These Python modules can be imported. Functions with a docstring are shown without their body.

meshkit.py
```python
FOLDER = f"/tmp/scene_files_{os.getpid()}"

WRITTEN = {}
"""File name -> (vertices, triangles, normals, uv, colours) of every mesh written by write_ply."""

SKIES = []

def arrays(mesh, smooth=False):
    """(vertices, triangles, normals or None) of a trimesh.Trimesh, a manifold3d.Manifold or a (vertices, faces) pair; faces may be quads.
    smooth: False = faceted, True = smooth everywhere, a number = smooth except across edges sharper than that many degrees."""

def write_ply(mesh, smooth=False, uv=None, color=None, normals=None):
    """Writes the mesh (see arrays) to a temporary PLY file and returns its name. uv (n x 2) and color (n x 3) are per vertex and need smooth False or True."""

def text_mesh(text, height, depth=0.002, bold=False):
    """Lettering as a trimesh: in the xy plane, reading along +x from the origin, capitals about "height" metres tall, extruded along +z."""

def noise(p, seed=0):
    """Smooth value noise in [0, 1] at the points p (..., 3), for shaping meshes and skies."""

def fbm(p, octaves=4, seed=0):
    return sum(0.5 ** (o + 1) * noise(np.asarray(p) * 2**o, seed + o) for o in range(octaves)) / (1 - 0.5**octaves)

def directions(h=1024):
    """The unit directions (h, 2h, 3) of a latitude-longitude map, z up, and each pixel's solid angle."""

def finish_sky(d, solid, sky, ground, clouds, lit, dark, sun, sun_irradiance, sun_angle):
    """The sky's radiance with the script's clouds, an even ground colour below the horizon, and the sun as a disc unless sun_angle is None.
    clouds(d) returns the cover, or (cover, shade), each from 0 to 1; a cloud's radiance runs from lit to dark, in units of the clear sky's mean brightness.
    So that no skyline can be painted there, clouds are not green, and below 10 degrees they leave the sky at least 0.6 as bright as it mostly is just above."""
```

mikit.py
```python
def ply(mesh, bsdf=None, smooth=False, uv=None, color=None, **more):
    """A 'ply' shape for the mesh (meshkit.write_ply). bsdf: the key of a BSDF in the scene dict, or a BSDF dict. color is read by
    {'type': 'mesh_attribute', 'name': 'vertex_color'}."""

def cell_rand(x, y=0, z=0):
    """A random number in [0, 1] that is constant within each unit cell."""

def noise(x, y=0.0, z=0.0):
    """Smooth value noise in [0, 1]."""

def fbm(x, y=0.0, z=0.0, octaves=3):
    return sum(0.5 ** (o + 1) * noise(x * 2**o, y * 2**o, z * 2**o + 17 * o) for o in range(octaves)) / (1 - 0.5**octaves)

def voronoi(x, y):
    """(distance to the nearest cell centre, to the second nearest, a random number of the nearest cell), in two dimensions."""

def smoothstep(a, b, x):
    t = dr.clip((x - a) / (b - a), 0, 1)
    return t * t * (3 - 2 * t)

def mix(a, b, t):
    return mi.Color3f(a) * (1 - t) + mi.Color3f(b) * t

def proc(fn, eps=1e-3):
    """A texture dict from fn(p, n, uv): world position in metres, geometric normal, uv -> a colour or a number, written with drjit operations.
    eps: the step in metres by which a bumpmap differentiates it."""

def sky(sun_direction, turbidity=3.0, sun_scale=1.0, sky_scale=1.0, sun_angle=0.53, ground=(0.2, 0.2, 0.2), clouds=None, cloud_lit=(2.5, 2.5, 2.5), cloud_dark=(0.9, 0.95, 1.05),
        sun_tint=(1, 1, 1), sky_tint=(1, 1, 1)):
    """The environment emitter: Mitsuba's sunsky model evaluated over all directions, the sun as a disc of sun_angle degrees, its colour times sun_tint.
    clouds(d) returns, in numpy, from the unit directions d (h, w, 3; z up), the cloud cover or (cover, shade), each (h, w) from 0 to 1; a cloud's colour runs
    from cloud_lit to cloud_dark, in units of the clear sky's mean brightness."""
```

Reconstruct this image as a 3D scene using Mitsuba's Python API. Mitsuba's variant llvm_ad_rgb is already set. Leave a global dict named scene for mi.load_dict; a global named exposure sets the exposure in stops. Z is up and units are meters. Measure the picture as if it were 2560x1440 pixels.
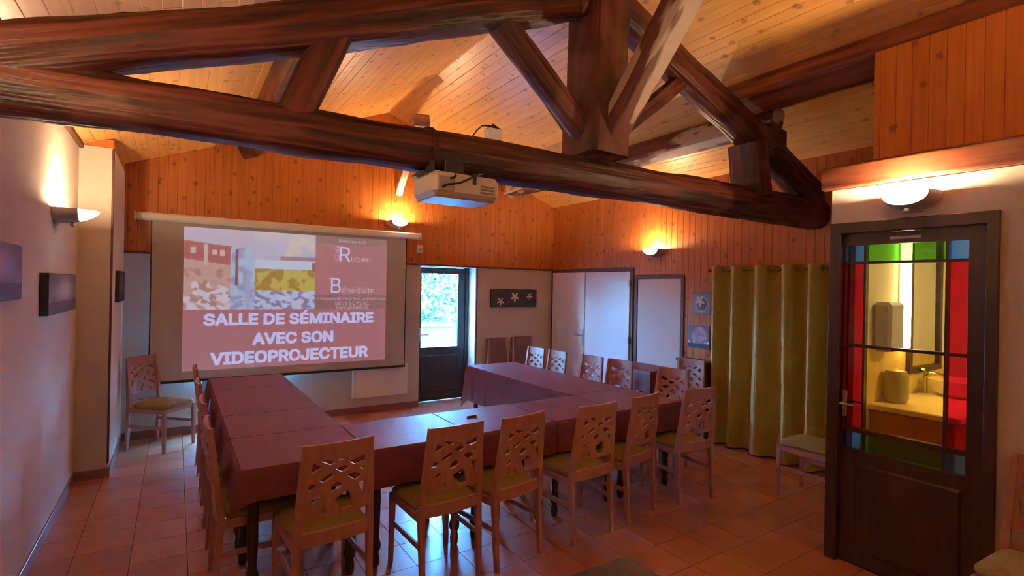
import math, random
import numpy as np, trimesh, drjit as dr, mitsuba as mi
import shapely.geometry as sg
from shapely import affinity
import mikit, meshkit
from mikit import noise, fbm, voronoi, cell_rand, smoothstep, mix, proc

T = mi.ScalarTransform4f
random.seed(7)
rng = np.random.default_rng(7)
scene, labels = {'type': 'scene'}, {}

# ------------------------------------------------------------------ camera, sky, exposure
EYE, YAW, ROLL, FPX = (0.0, 0.0, 1.75), 0.578, 0.019, 1288.85
FWD = np.array([math.sin(YAW), math.cos(YAW), 0.0])
RIGHT = np.array([math.cos(YAW), -math.sin(YAW), 0.0])
UP = -math.sin(ROLL) * RIGHT + math.cos(ROLL) * np.array([0, 0, 1.0])
scene['camera'] = {'type': 'perspective', 'fov_axis': 'x', 'fov': math.degrees(2 * math.atan(1280 / FPX)), 'near_clip': 0.05, 'far_clip': 200.0,
                   'to_world': T().look_at(origin=list(EYE), target=list(np.array(EYE) + FWD), up=list(UP))}
exposure = 4.4
K = 2.0 ** -4.5              # one common scale of all lamp and sky strengths below
scene['sky'] = mikit.sky((-0.35, -0.6, 0.9), turbidity=3.0, sun_scale=120.0 * K, sky_scale=800.0 * K, ground=(0.35, 0.36, 0.36), sky_tint=(0.33, 0.80, 1.17), sun_tint=(0.75, 0.95, 1.15))
scene['sky']['sampling_weight'] = 0.02
WARM = np.array([1.0, 0.70, 0.40])
BULB, GLOW, ROOM_BULB = 4600.0 * K, 12.0 * K, 2300.0 * K

# ------------------------------------------------------------------ room numbers (metres)
YB, XL, XR, XP, YP, XD, YR = 7.02, -0.718, 5.41, -0.478, 5.795, 3.675, -2.2
RX, RZ, EL, ER = 2.45, 4.17, 2.93, 3.13           # ridge, eaves
SL, SR = (RZ - EL) / (RX - XL), (RZ - ER) / (XR - RX)
ZW, YT = 2.075, 2.70
def roof(x):
    return RZ - (RX - x) * SL if x < RX else RZ - (x - RX) * SR

# ------------------------------------------------------------------ materials
def bsdf(key, base, rough=0.5, spec=0.5, metallic=0.0, bump=None, bscale=0.002, two=True, **kw):
    d = {'type': 'principled', 'base_color': base if isinstance(base, dict) else {'type': 'rgb', 'value': list(base)}, 'roughness': rough, 'specular': spec, 'metallic': metallic, **kw}
    if bump is not None:
        d = {'type': 'bumpmap', 'arbitrary': proc(bump), 'scale': bscale, 'bsdf': d}
    scene[key] = {'type': 'twosided', 'bsdf': d} if two else d
    return key

def pine(lo, hi, knot, w, along):
    def fn(p, n, uv):
        s, t = (p.x + p.y, p.z) if along == 'z' else (p.x, p.y)
        k = dr.floor(s / w)
        r = cell_rand(k, 3)
        g = fbm(s * 55 + 9 * r, t * 2.2 + 31 * r, 0, 3)
        c = mix(lo, hi, dr.clip(0.3 + 0.75 * (g - 0.25) + 0.22 * (r - 0.5), 0, 1))
        f, _, q = voronoi(s / 0.19, t / 0.23)
        f2 = f + 0.10 * (noise(s * 60, t * 60) - 0.5)
        spot = smoothstep(0.15, 0.04, f2) * dr.select(q > 0.30, 1.0, 0.0) * (0.35 + 0.55 * q)
        return mix(c, knot, spot * 0.75)
    return proc(fn)
bsdf('mat_pine_wall', pine((0.42, 0.105, 0.016), (0.60, 0.185, 0.036), (0.13, 0.03, 0.008), 0.09, 'z'), 0.42, 0.4)
bsdf('mat_pine_ceiling', pine((0.64, 0.29, 0.075), (0.80, 0.43, 0.135), (0.22, 0.08, 0.02), 0.088, 'y'), 0.38, 0.4)

def beam_col(lo, hi, pale):
    def fn(p, n, uv):
        g = fbm(uv.x * 2.2, uv.y * 30, 0, 5)
        b = fbm(p.x * 2.3 + 4, p.y * 2.3, p.z * 2.3, 3)
        c = mix(lo, hi, dr.clip(2.0 * (g - 0.28), 0, 1))
        return mix(c, pale, smoothstep(0.60, 0.76, b) * 0.35)
    return proc(fn)
bsdf('mat_beam', beam_col((0.016, 0.004, 0.003), (0.115, 0.020, 0.011), (0.20, 0.075, 0.05)), 0.5, 0.4,
     bump=lambda p, n, uv: fbm(uv.x * 2.5, uv.y * 30, 0, 4), bscale=0.012)
bsdf('mat_beam_pale', beam_col((0.16, 0.06, 0.04), (0.42, 0.24, 0.18), (0.5, 0.38, 0.32)), 0.6, 0.3)
bsdf('mat_beam_brown', beam_col((0.085, 0.020, 0.010), (0.30, 0.085, 0.036), (0.34, 0.15, 0.09)), 0.5, 0.4)
bsdf('mat_beam_lit_patches', proc(lambda p, n, uv: mix(mix((0.05, 0.012, 0.008), (0.16, 0.045, 0.028), fbm(uv.x * 2.2, uv.y * 30, 0, 4)), (0.46, 0.36, 0.30), smoothstep(0.48, 0.60, fbm(uv.x * 2.5 + 3, uv.y * 7, 0, 4)) * 0.85)), 0.6, 0.3)  # pale patches paint the light on the timber into its colour
bsdf('mat_plaster', proc(lambda p, n, uv: mix((0.50, 0.42, 0.345), (0.62, 0.55, 0.46), fbm(p.x * 1.7, p.y * 1.7, p.z * 1.7, 3))), 0.9, 0.1,
     bump=lambda p, n, uv: fbm(p.x * 14, p.y * 14, p.z * 14, 3), bscale=0.004)
bsdf('mat_tile', proc(lambda p, n, uv: mix((0.33, 0.105, 0.045), (0.52, 0.20, 0.095), dr.clip(0.5 * fbm(p.x * 5, p.y * 5, 3, 3) + 0.5 * cell_rand(dr.floor((p.x - TX0) / TS), dr.floor((p.y - TY0) / TS), 5), 0, 1))), 0.28, 0.8)
TX0, TY0, TS = -0.815, -2.41, 0.3013
bsdf('mat_grout', (0.09, 0.045, 0.035), 0.95, 0.0)
bsdf('mat_skirting', proc(lambda p, n, uv: mix((0.20, 0.075, 0.05), (0.30, 0.13, 0.085), fbm(p.x * 6, p.y * 6, p.z * 6, 3))), 0.35, 0.5)
bsdf('mat_chair_wood', proc(lambda p, n, uv: mix((0.33, 0.14, 0.10), (0.47, 0.225, 0.165), fbm(p.x * 45, p.y * 45, p.z * 5, 3))), 0.45, 0.4)
bsdf('mat_brown_back', proc(lambda p, n, uv: mix((0.17, 0.075, 0.05), (0.24, 0.11, 0.075), fbm(p.x * 40, p.y * 40, p.z * 8, 2))), 0.5, 0.3)
bsdf('mat_seat', proc(lambda p, n, uv: mix((0.24, 0.17, 0.035), (0.33, 0.25, 0.07), fbm(p.x * 90, p.y * 90, p.z * 90, 2))), 0.75, 0.25, sheen=0.4)
bsdf('mat_cloth', proc(lambda p, n, uv: mix((0.135, 0.027, 0.022), (0.19, 0.044, 0.034), fbm(p.x * 60, p.y * 60, p.z * 60, 2))), 0.5, 0.3)
bsdf('mat_cloth_blue', (0.25, 0.20, 0.24), 0.5, 0.5, sheen=0.3)
bsdf('mat_dark_wood', proc(lambda p, n, uv: mix((0.030, 0.013, 0.010), (0.06, 0.026, 0.018), fbm(p.x * 30, p.y * 30, p.z * 3, 3))), 0.35, 0.5)
bsdf('mat_leg_wood', (0.035, 0.016, 0.012), 0.35, 0.5)
bsdf('mat_trim', (0.10, 0.038, 0.022), 0.5, 0.4)
bsdf('mat_door_green', proc(lambda p, n, uv: mix((0.030, 0.020, 0.016), (0.055, 0.036, 0.028), fbm(p.x * 30, p.y * 30, p.z * 3, 3))), 0.45, 0.4)
bsdf('mat_white_door', (0.72, 0.68, 0.66), 0.30, 0.5)
bsdf('mat_pink_door', (0.62, 0.44, 0.37), 0.45, 0.4)
bsdf('mat_white', (0.78, 0.74, 0.70), 0.4, 0.5)
bsdf('mat_white_plastic', (0.70, 0.67, 0.66), 0.35, 0.5)
bsdf('mat_grey_plastic', (0.40, 0.38, 0.40), 0.4, 0.5)
bsdf('mat_vent', (0.30, 0.28, 0.30), 0.5, 0.4)
bsdf('mat_black', (0.012, 0.012, 0.013), 0.4, 0.5)
bsdf('mat_black_table', proc(lambda p, n, uv: mix((0.006, 0.005, 0.005), (0.016, 0.013, 0.012), fbm(p.x * 14, p.y * 14, 0, 3))), 0.35, 0.5)
bsdf('mat_screen', (0.50, 0.46, 0.44), 0.8, 0.2)
bsdf('mat_metal', (0.36, 0.30, 0.27), 0.45, 0.5, 0.3)
bsdf('mat_steel', (0.55, 0.54, 0.52), 0.25, 0.5, 0.9)
bsdf('mat_lamp_glass', (0.85, 0.83, 0.80), 0.4, 0.4)
bsdf('mat_print', {'type': 'mesh_attribute', 'name': 'vertex_color'}, 0.55, 0.3)
scene['mat_curtain'] = {'type': 'twosided', 'bsdf': {'type': 'principled', 'base_color': proc(lambda p, n, uv: mix((0.36, 0.26, 0.025), (0.46, 0.35, 0.05), fbm(p.x * 70, p.y * 70, p.z * 20, 2))), 'roughness': 0.5, 'specular': 0.5, 'sheen': 0.7}}
bsdf('mat_curtain_ring', (0.16, 0.07, 0.03), 0.35, 0.5)
scene['mat_pane'] = {'type': 'thindielectric'}
for nm, c in dict(red=(0.62, 0.012, 0.018), green=(0.13, 0.55, 0.03), blue=(0.06, 0.30, 1.0), amber=(0.95, 0.80, 0.36), honey=(0.95, 0.55, 0.08)).items():
    scene['mat_glass_' + nm] = {'type': 'thindielectric', 'specular_transmittance': {'type': 'rgb', 'value': list(c)}}
scene['mat_leaf'] = {'type': 'twosided', 'bsdf': {'type': 'principled', 'base_color': proc(lambda p, n, uv: mix((0.004, 0.02, 0.012), (0.06, 0.12, 0.07), cell_rand(dr.floor(p.x * 9), dr.floor(p.y * 9), dr.floor(p.z * 9)))), 'roughness': 0.5, 'specular': 0.4}}
bsdf('mat_terrace', proc(lambda p, n, uv: mix((0.22, 0.22, 0.22), (0.30, 0.30, 0.29), fbm(p.x * 3, p.y * 3, 0, 3))), 0.8, 0.2)
bsdf('mat_stone', (0.10, 0.12, 0.13), 0.8, 0.2)
bsdf('mat_mirror', (0.80, 0.78, 0.72), 0.06, 0.5, 1.0)
bsdf('mat_washroom', (0.74, 0.66, 0.48), 0.8, 0.2)
bsdf('mat_vanity', (0.45, 0.20, 0.07), 0.5, 0.3)
bsdf('mat_roof', (0.25, 0.18, 0.14), 0.9, 0.1)

# ------------------------------------------------------------------ helpers
def numbered(key):
    if key not in scene and key not in labels and not any(k.startswith(key + '__') for k in scene):
        return key
    i = 1
    while True:
        k = f'{key}_{i:03d}'
        if k not in scene and k not in labels and not any(q.startswith(k + '__') for q in scene):
            return k
        i += 1

def obj(name, mesh, mat, parent=None, smooth=False, **kw):
    key = numbered((parent + '__' if parent else '') + name)
    scene[key] = mesh if isinstance(mesh, dict) else mikit.ply(mesh, mat, smooth, **kw)
    return key

def tag(key, label, cat=None, group=None, kind=None):
    labels[key] = {k: v for k, v in dict(label=label, category=cat, group=group, kind=kind).items() if v}
    return key

def thing(name, label, cat=None, group=None, kind=None):
    return tag(numbered(name), label, cat, group, kind)

cat_ = trimesh.util.concatenate
def hull(pts):
    return trimesh.Trimesh(np.asarray(pts, float)).convex_hull if False else trimesh.convex.convex_hull(np.asarray(pts, float))

def box(x0, x1, y0, y1, z0, z1, b=0.004):
    lo, hi = np.array([x0, y0, z0], float), np.array([x1, y1, z1], float)
    if b <= 0:
        m = trimesh.creation.box(hi - lo); m.apply_translation((lo + hi) / 2); return m
    b = min(b, (hi - lo).min() * 0.45)
    pts = []
    for i in range(8):
        s = [(i >> k) & 1 for k in range(3)]
        c = np.where(s, hi, lo)
        inward = np.where(s, -b, b)
        for k in range(3):
            q = c + inward; q[k] = c[k]; pts.append(q)
    return hull(pts)

def plank(quad, normal, th=0.014, bev=0.003):
    q, n = np.asarray(quad, float), np.asarray(normal, float)
    n = n / np.linalg.norm(n)
    c = q.mean(0)
    def inset(d):
        out = []
        for i in range(len(q)):
            a, b = q[i - 1] - q[i], q[(i + 1) % len(q)] - q[i]
            a, b = a / np.linalg.norm(a), b / np.linalg.norm(b)
            out.append(q[i] + (a + b) * d)
        return np.array(out)
    return hull(np.vstack([inset(0.0004), inset(0.0004) + n * (th - bev), inset(bev) + n * th]))

def lathe(profile, seg=20):
    return trimesh.creation.revolve(np.asarray(profile, float), sections=seg)

def tube(path, r, seg=8):
    p = np.asarray(path, float)
    v, f = [], []
    t = np.gradient(p, axis=0); t /= np.linalg.norm(t, axis=1, keepdims=True)
    ref = np.array([0.0, 0, 1]) if abs(t[0][2]) < 0.9 else np.array([1.0, 0, 0])
    for i in range(len(p)):
        a = np.cross(t[i], ref); a /= np.linalg.norm(a); b = np.cross(t[i], a)
        for k in range(seg):
            g = 2 * math.pi * k / seg
            v.append(p[i] + r * (math.cos(g) * a + math.sin(g) * b))
    for i in range(len(p) - 1):
        for k in range(seg):
            q = [i * seg + k, i * seg + (k + 1) % seg, (i + 1) * seg + (k + 1) % seg, (i + 1) * seg + k]
            f += [[q[0], q[2], q[1]], [q[0], q[3], q[2]]]
    for e, o in ((0, 1), ((len(p) - 1) * seg, -1)):
        for k in range(1, seg - 1):
            f.append([e, e + k, e + k + 1][::o])
    return trimesh.Trimesh(np.array(v), np.array(f), process=False)

def beam(pts, w, h, seed=0, square=3.2, amp=0.012, up=(0, 0, 1), n=36, ring=20, bow=0.0):
    """A hewn timber: superellipse section swept along pts with slow and fine irregularities; returns (mesh, uv)."""
    P = np.asarray(pts, float)
    d = np.r_[0, np.cumsum(np.linalg.norm(np.diff(P, axis=0), axis=1))]
    s = np.linspace(0, d[-1], n)
    C = np.stack([np.interp(s, d, P[:, k]) for k in range(3)], 1)
    W, H = np.interp(s / d[-1], np.linspace(0, 1, np.size(w)), np.atleast_1d(w)), np.interp(s / d[-1], np.linspace(0, 1, np.size(h)), np.atleast_1d(h))
    ax = P[-1] - P[0]; ax /= np.linalg.norm(ax)
    side = np.cross(ax, up); side /= np.linalg.norm(side)
    u2 = np.cross(side, ax)
    C = C + u2 * (bow * np.sin(np.pi * s / d[-1]))[:, None]
    a = np.linspace(0, 2 * np.pi, ring + 1)
    ca, sa = np.cos(a), np.sin(a)
    cx, cy = np.sign(ca) * abs(ca) ** (2 / square), np.sign(sa) * abs(sa) ** (2 / square)
    V = C[:, None] + side * (cx[None] * W[:, None] / 2)[..., None] + u2 * (cy[None] * H[:, None] / 2)[..., None]
    q = np.stack([np.broadcast_to(s[:, None] * 3.2, V.shape[:2]), np.broadcast_to(ca[None] * 1.1, V.shape[:2]), np.broadcast_to(sa[None] * 1.1, V.shape[:2])], -1)
    k = meshkit.fbm(q + 5, 3, seed) - 0.5
    V = V + (V - C[:, None]) / np.linalg.norm(V - C[:, None], axis=-1, keepdims=True) * (k * 2 * amp)[..., None]
    V[:, -1] = V[:, 0]
    uv = np.stack(np.broadcast_arrays(s[:, None], (a / (2 * np.pi))[None]), -1)
    v, uvs, f, m = V.reshape(-1, 3), uv.reshape(-1, 2), [], ring + 1
    for i in range(n - 1):
        for j in range(ring):
            p0, p1, p2, p3 = i * m + j, i * m + j + 1, (i + 1) * m + j + 1, (i + 1) * m + j
            f += [[p0, p1, p2], [p0, p2, p3]]
    base = len(v)
    v = np.vstack([v, V[0], C[:1], V[-1], C[-1:]]); uvs = np.vstack([uvs, uv[0] * 0.2, uv[0][:1], uv[-1] * 0.2, uv[-1][:1]])
    for j in range(ring):
        f.append([base + j + 1, base + j, base + m])
        f.append([base + m + 1 + j, base + m + 2 + j, base + 2 * m + 1])
    f = np.array(f)
    mesh = trimesh.Trimesh(v, f, process=False)
    if mesh.volume < 0:
        mesh = trimesh.Trimesh(v, f[:, ::-1], process=False)
    return mesh, uvs

def put_beam(name, parent, mat, *a, **kw):
    m, uv = beam(*a, **kw)
    return obj(name, m, mat, parent, smooth=True, uv=uv)

def wall_text(text, height, x0, x1, z, y, bold=False, depth=0.0012, turn=0):
    m = meshkit.text_mesh(text, height, depth, bold)
    if bold:      # heavier strokes: grow the outline of the letters
        from shapely.ops import unary_union
        top = m.triangles[m.face_normals[:, 2] > 0.9][:, :, :2]
        shape = unary_union([sg.Polygon(t) for t in top]).buffer(0.045 * height, join_style=2).simplify(0.004 * height)
        m = cat_([trimesh.creation.extrude_polygon(g, depth, engine='earcut') for g in getattr(shape, 'geoms', [shape])])
    if turn:
        m.apply_transform(trimesh.transformations.rotation_matrix(math.radians(turn), [0, 0, 1]))
    lo, hi = m.bounds
    if x1 is not None:
        sx = (x1 - x0) / (hi[0] - lo[0])
        m.apply_transform(np.diag([sx, 1, 1, 1])); m.apply_translation([x0 - lo[0] * sx, 0, 0])
    else:
        m.apply_translation([x0 - lo[0], 0, 0])
    m.apply_transform(np.array([[1, 0, 0, 0], [0, 0, -1, y], [0, 1, 0, z], [0, 0, 0, 1.0]]))
    return m

def grid_sheet(w, h, nx, ny, paint):
    """A sheet in the x-z plane (facing -y), x 0..w, z 0..h, with vertex colours paint(u, v) -> (n, 3)."""
    u, v = np.meshgrid(np.linspace(0, 1, nx), np.linspace(0, 1, ny))
    V = np.stack([u * w, u * 0, v * h], -1).reshape(-1, 3)
    f = []
    i, j = np.meshgrid(np.arange(nx - 1), np.arange(ny - 1))
    a = (j * nx + i).ravel()
    f = np.vstack([np.stack([a, a + 1, a + nx + 1], 1), np.stack([a, a + nx + 1, a + nx], 1)])
    return trimesh.Trimesh(V, f, process=False), np.clip(paint(u.ravel(), v.ravel()), 0, 1)

def moved(m, x=0, y=0, z=0, rz=0):
    m = m.copy()
    if rz:
        m.apply_transform(trimesh.transformations.rotation_matrix(rz, [0, 0, 1]))
    m.apply_translation([x, y, z]); return m

# ------------------------------------------------------------------ floor
tag(obj('floor', box(XL - 0.3, XR + 1.6, YR - 0.2, YB + 0.5, -0.1, -0.004, 0), 'mat_grout'), 'floor of square terracotta tiles with dark joints', kind='structure')
tile = box(0.002, TS - 0.002, 0.002, TS - 0.002, -0.012, 0, 0)
tile_ply = mikit.ply(tile, 'mat_tile')
def project(p):
    q = np.asarray(p, float) - EYE
    z = q @ FWD
    return (1280 + FPX * (q @ (math.cos(ROLL) * RIGHT + math.sin(ROLL) * np.array([0, 0, 1]))) / z, 720 - FPX * (q @ UP) / z, z)
cells = []
for i in range(int((XR - TX0) / TS) + 1):
    for j in range(int((YB + 0.25 - TY0) / TS) + 1):
        x, y = TX0 + i * TS, TY0 + j * TS
        if x + TS < XL or (x > XD and y < 1.4):
            continue
        u, v, z = project([x + TS / 2, y + TS / 2, 0])
        seen = z > 0.3 and -60 < u < 2620 and 700 < v < 1500
        cells.append((0 if seen else 1, z if z > 0 else 99, x, y))
cells.sort()
for _, _, x, y in cells[:300]:
    obj('tile', {**tile_ply, 'to_world': T().translate([x, y, 0])}, None, 'floor')
rest = [moved(tile, x, y, 0) for _, _, x, y in cells[300:]]
labels[obj('outlying_tile', cat_(rest), 'mat_tile', 'floor')] = {'kind': 'stuff'}

# ------------------------------------------------------------------ walls
def poly_wall(pts, axis, c0, c1):
    """Prism of polygon pts (a, z) along x (axis 'y': a = x) or y (axis 'x': a = y), between c0 and c1 on the other axis."""
    m = trimesh.creation.extrude_polygon(sg.Polygon(pts), abs(c1 - c0), engine='earcut')
    v = m.vertices.copy()
    lo = min(c0, c1)
    m.vertices = np.stack([v[:, 0], lo + v[:, 2], v[:, 1]], 1) if axis == 'y' else np.stack([lo + v[:, 2], v[:, 0], v[:, 1]], 1)
    m.fix_normals(); return m
def rect(a0, a1, z0, z1):
    return sg.box(a0, z0, a1, z1)
def shell(poly, axis, c0, c1):
    ms = []
    for g in getattr(poly, 'geoms', [poly]):
        m = trimesh.creation.extrude_polygon(g, abs(c1 - c0), engine='earcut')
        v = m.vertices.copy(); lo = min(c0, c1)
        m.vertices = np.stack([v[:, 0], lo + v[:, 2], v[:, 1]], 1) if axis == 'y' else np.stack([lo + v[:, 2], v[:, 0], v[:, 1]], 1)
        m.fix_normals(); ms.append(m)
    return cat_(ms)

D1 = (2.985, 3.915, 0.0, 2.062)      # glazed door opening
D2 = (0.28, 1.10, 0.0, 2.05)         # garden door behind the screen
gable = sg.Polygon([(XL - 0.3, 0), (XR + 0.3, 0), (XR + 0.3, roof(XR) + 0.05), (RX, RZ + 0.12), (XL - 0.3, roof(XL) + 0.02)])
tag(obj('wall_back', shell(gable.difference(rect(*D1[:2], -1, D1[3])).difference(rect(*D2[:2], -1, D2[3])), 'y', YB, YB + 0.32), 'mat_plaster'),
    'back wall, pale plaster below and upright pine boards above', kind='structure')
tag(obj('wall_rear', shell(gable, 'y', YR - 0.2, YR), 'mat_plaster'), 'plain plaster end wall of the room', kind='structure')
tag(obj('wall_left', box(XL - 0.3, XL, YR, YB + 0.3, 0, EL + 0.06, 0), 'mat_plaster'), 'left wall of rough cream plaster', kind='structure')
tag(obj('wall_pier', cat_([box(XL - 0.05, XP, YP, YB, 0, 2.927, 0.006)]), 'mat_plaster'), 'cream plaster pier standing out of the left wall beside the screen', kind='structure')
tag(obj('trim_1', box(XL, XP, YP + 0.01, YB, 2.929, 3.0, 0.003), 'mat_pine_wall'), 'pine board above the plaster pier', kind='structure')
tag(obj('trim_2', box(XP - 0.012, XP + 0.004, YP - 0.006, YP + 0.02, 0.12, 2.92, 0.003), 'mat_trim'), 'thin brown edge strip on the corner of the plaster pier', kind='structure')
tag(obj('wall_right', box(XR, XR + 0.3, YR, YB + 0.3, 0, ER + 0.06, 0), 'mat_plaster'), 'right wall clad in upright pine boards', kind='structure')
# pine boards on the back wall and the right wall
PW = 0.09
BOARDS = {}
k0 = math.ceil((XP + YB) / PW)
x = XP
while x < XR - 0.005:
    x1 = min((math.floor((x + YB + 1e-6) / PW) + 1) * PW - YB, XR)
    if x1 - x > 0.01:
        if x < RX < x1:
            quad = [(x, YB, ZW), (x1, YB, ZW), (x1, YB, roof(x1) - 0.004), (RX, YB, RZ - 0.004), (x, YB, roof(x) - 0.004)]
        else:
            quad = [(x, YB, ZW), (x1, YB, ZW), (x1, YB, roof(x1) - 0.004), (x, YB, roof(x) - 0.004)]
        obj('plank', plank(quad, (0, -1, 0)), 'mat_pine_wall', 'wall_back')
    x = x1
CL, PK = (5.14, 6.98, 2.055), (4.29, 5.09, 1.945)      # closet, pink door (y0, y1, top)
y = 1.70
while y < YB - 0.015:
    y1 = min((math.floor((y + XR + 1e-6) / PW) + 1) * PW - XR, YB - 0.014)
    ym = (y + y1) / 2
    z0 = CL[2] + 0.02 if ym > CL[0] - 0.03 else (PK[2] + 0.02 if PK[0] - 0.02 < ym < PK[1] + 0.03 else 0.0)
    if y1 - y > 0.01:
        obj('plank', plank([(XR, y, z0), (XR, y1, z0), (XR, y1, ER + 0.03), (XR, y, ER + 0.03)], (-1, 0, 0)), 'mat_pine_wall', 'wall_right')
    y = y1
tag(obj('trim_3', box(XP, XR - 0.016, YB - 0.022, YB + 0.004, ZW - 0.022, ZW, 0.004), 'mat_trim'), 'dark batten along the foot of the pine boards on the back wall', kind='structure')
tag(obj('trim_4', box(XL, XL + 0.03, YR, YP, EL - 0.035, EL + 0.02, 0.004), 'mat_trim'), 'dark batten along the top of the left wall', kind='structure')
# skirting
for nm, lab, bx in (('baseboard_back', 'brown tile skirting along the back wall', [(XP, D2[0]), (D2[1], D1[0]), (D1[1], XR)]), ):
    tag(obj(nm, cat_([box(a, b, YB - 0.012, YB + 0.003, 0, 0.085, 0.003) for a, b in bx]), 'mat_skirting'), lab, kind='structure')
tag(obj('baseboard_left', cat_([box(XL - 0.003, XL + 0.012, YR, YP - 0.012, 0, 0.085, 0.003), box(XL, XP + 0.012, YP - 0.012, YP + 0.003, 0, 0.085, 0.003), box(XP - 0.003, XP + 0.012, YP, YB - 0.012, 0, 0.085, 0.003)]), 'mat_skirting'),
    'brown tile skirting along the left wall and the pier', kind='structure')

# partition with the stained glass door and the boarded front above it
DO = (0.885, 1.728, 2.217)
part = rect(YR, 1.728, 0, 2.44).difference(rect(DO[0], DO[1] + 1, -1, DO[2]))
tag(obj('wall_partition', shell(part, 'x', XD, XD + 0.12), 'mat_plaster'), 'cream plaster partition around the stained glass door', kind='structure')
tag(obj('wall_washroom', cat_([box(XD + 0.12, XR, 1.63, 1.69, 0, 2.5, 0), box(XR - 0.03, XR - 0.001, YR, 1.62, 0, 2.44, 0)]), 'mat_washroom'), 'pale wall of the washroom behind the stained glass door', kind='structure')
tag(obj('ceiling_washroom', box(XD + 0.0, XR - 0.002, YR, 1.72, 2.5, 2.6, 0), 'mat_plaster'), 'low ceiling of the washroom', kind='structure')
m_, uv_ = beam([(XD + 0.03, YR, 2.52), (XD + 0.03, 1.775, 2.52)], 0.16, 0.15, seed=31, square=8, amp=0.008)
tag(obj('lintel_beam', m_, 'mat_beam_brown', smooth=True, uv=uv_), 'long timber lintel above the stained glass door', 'beam')
tag(obj('wall_upper', box(4.0, 4.06, YR, 1.60, 2.60, 3.40, 0), 'mat_pine_wall'), 'boarded pine front above the stained glass door', kind='structure')
y = 1.616
while y > -0.9:
    y0 = (math.ceil((y + 4.0 - 1e-6) / PW) - 1) * PW - 4.0
    if y - y0 > 0.01:
        obj('plank', plank([(4.0, y0, 2.60), (4.0, y, 2.60), (4.0, y, 3.41), (4.0, y0, 3.41)], (-1, 0, 0)), 'mat_pine_wall', 'wall_upper')
    y = y0

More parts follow.
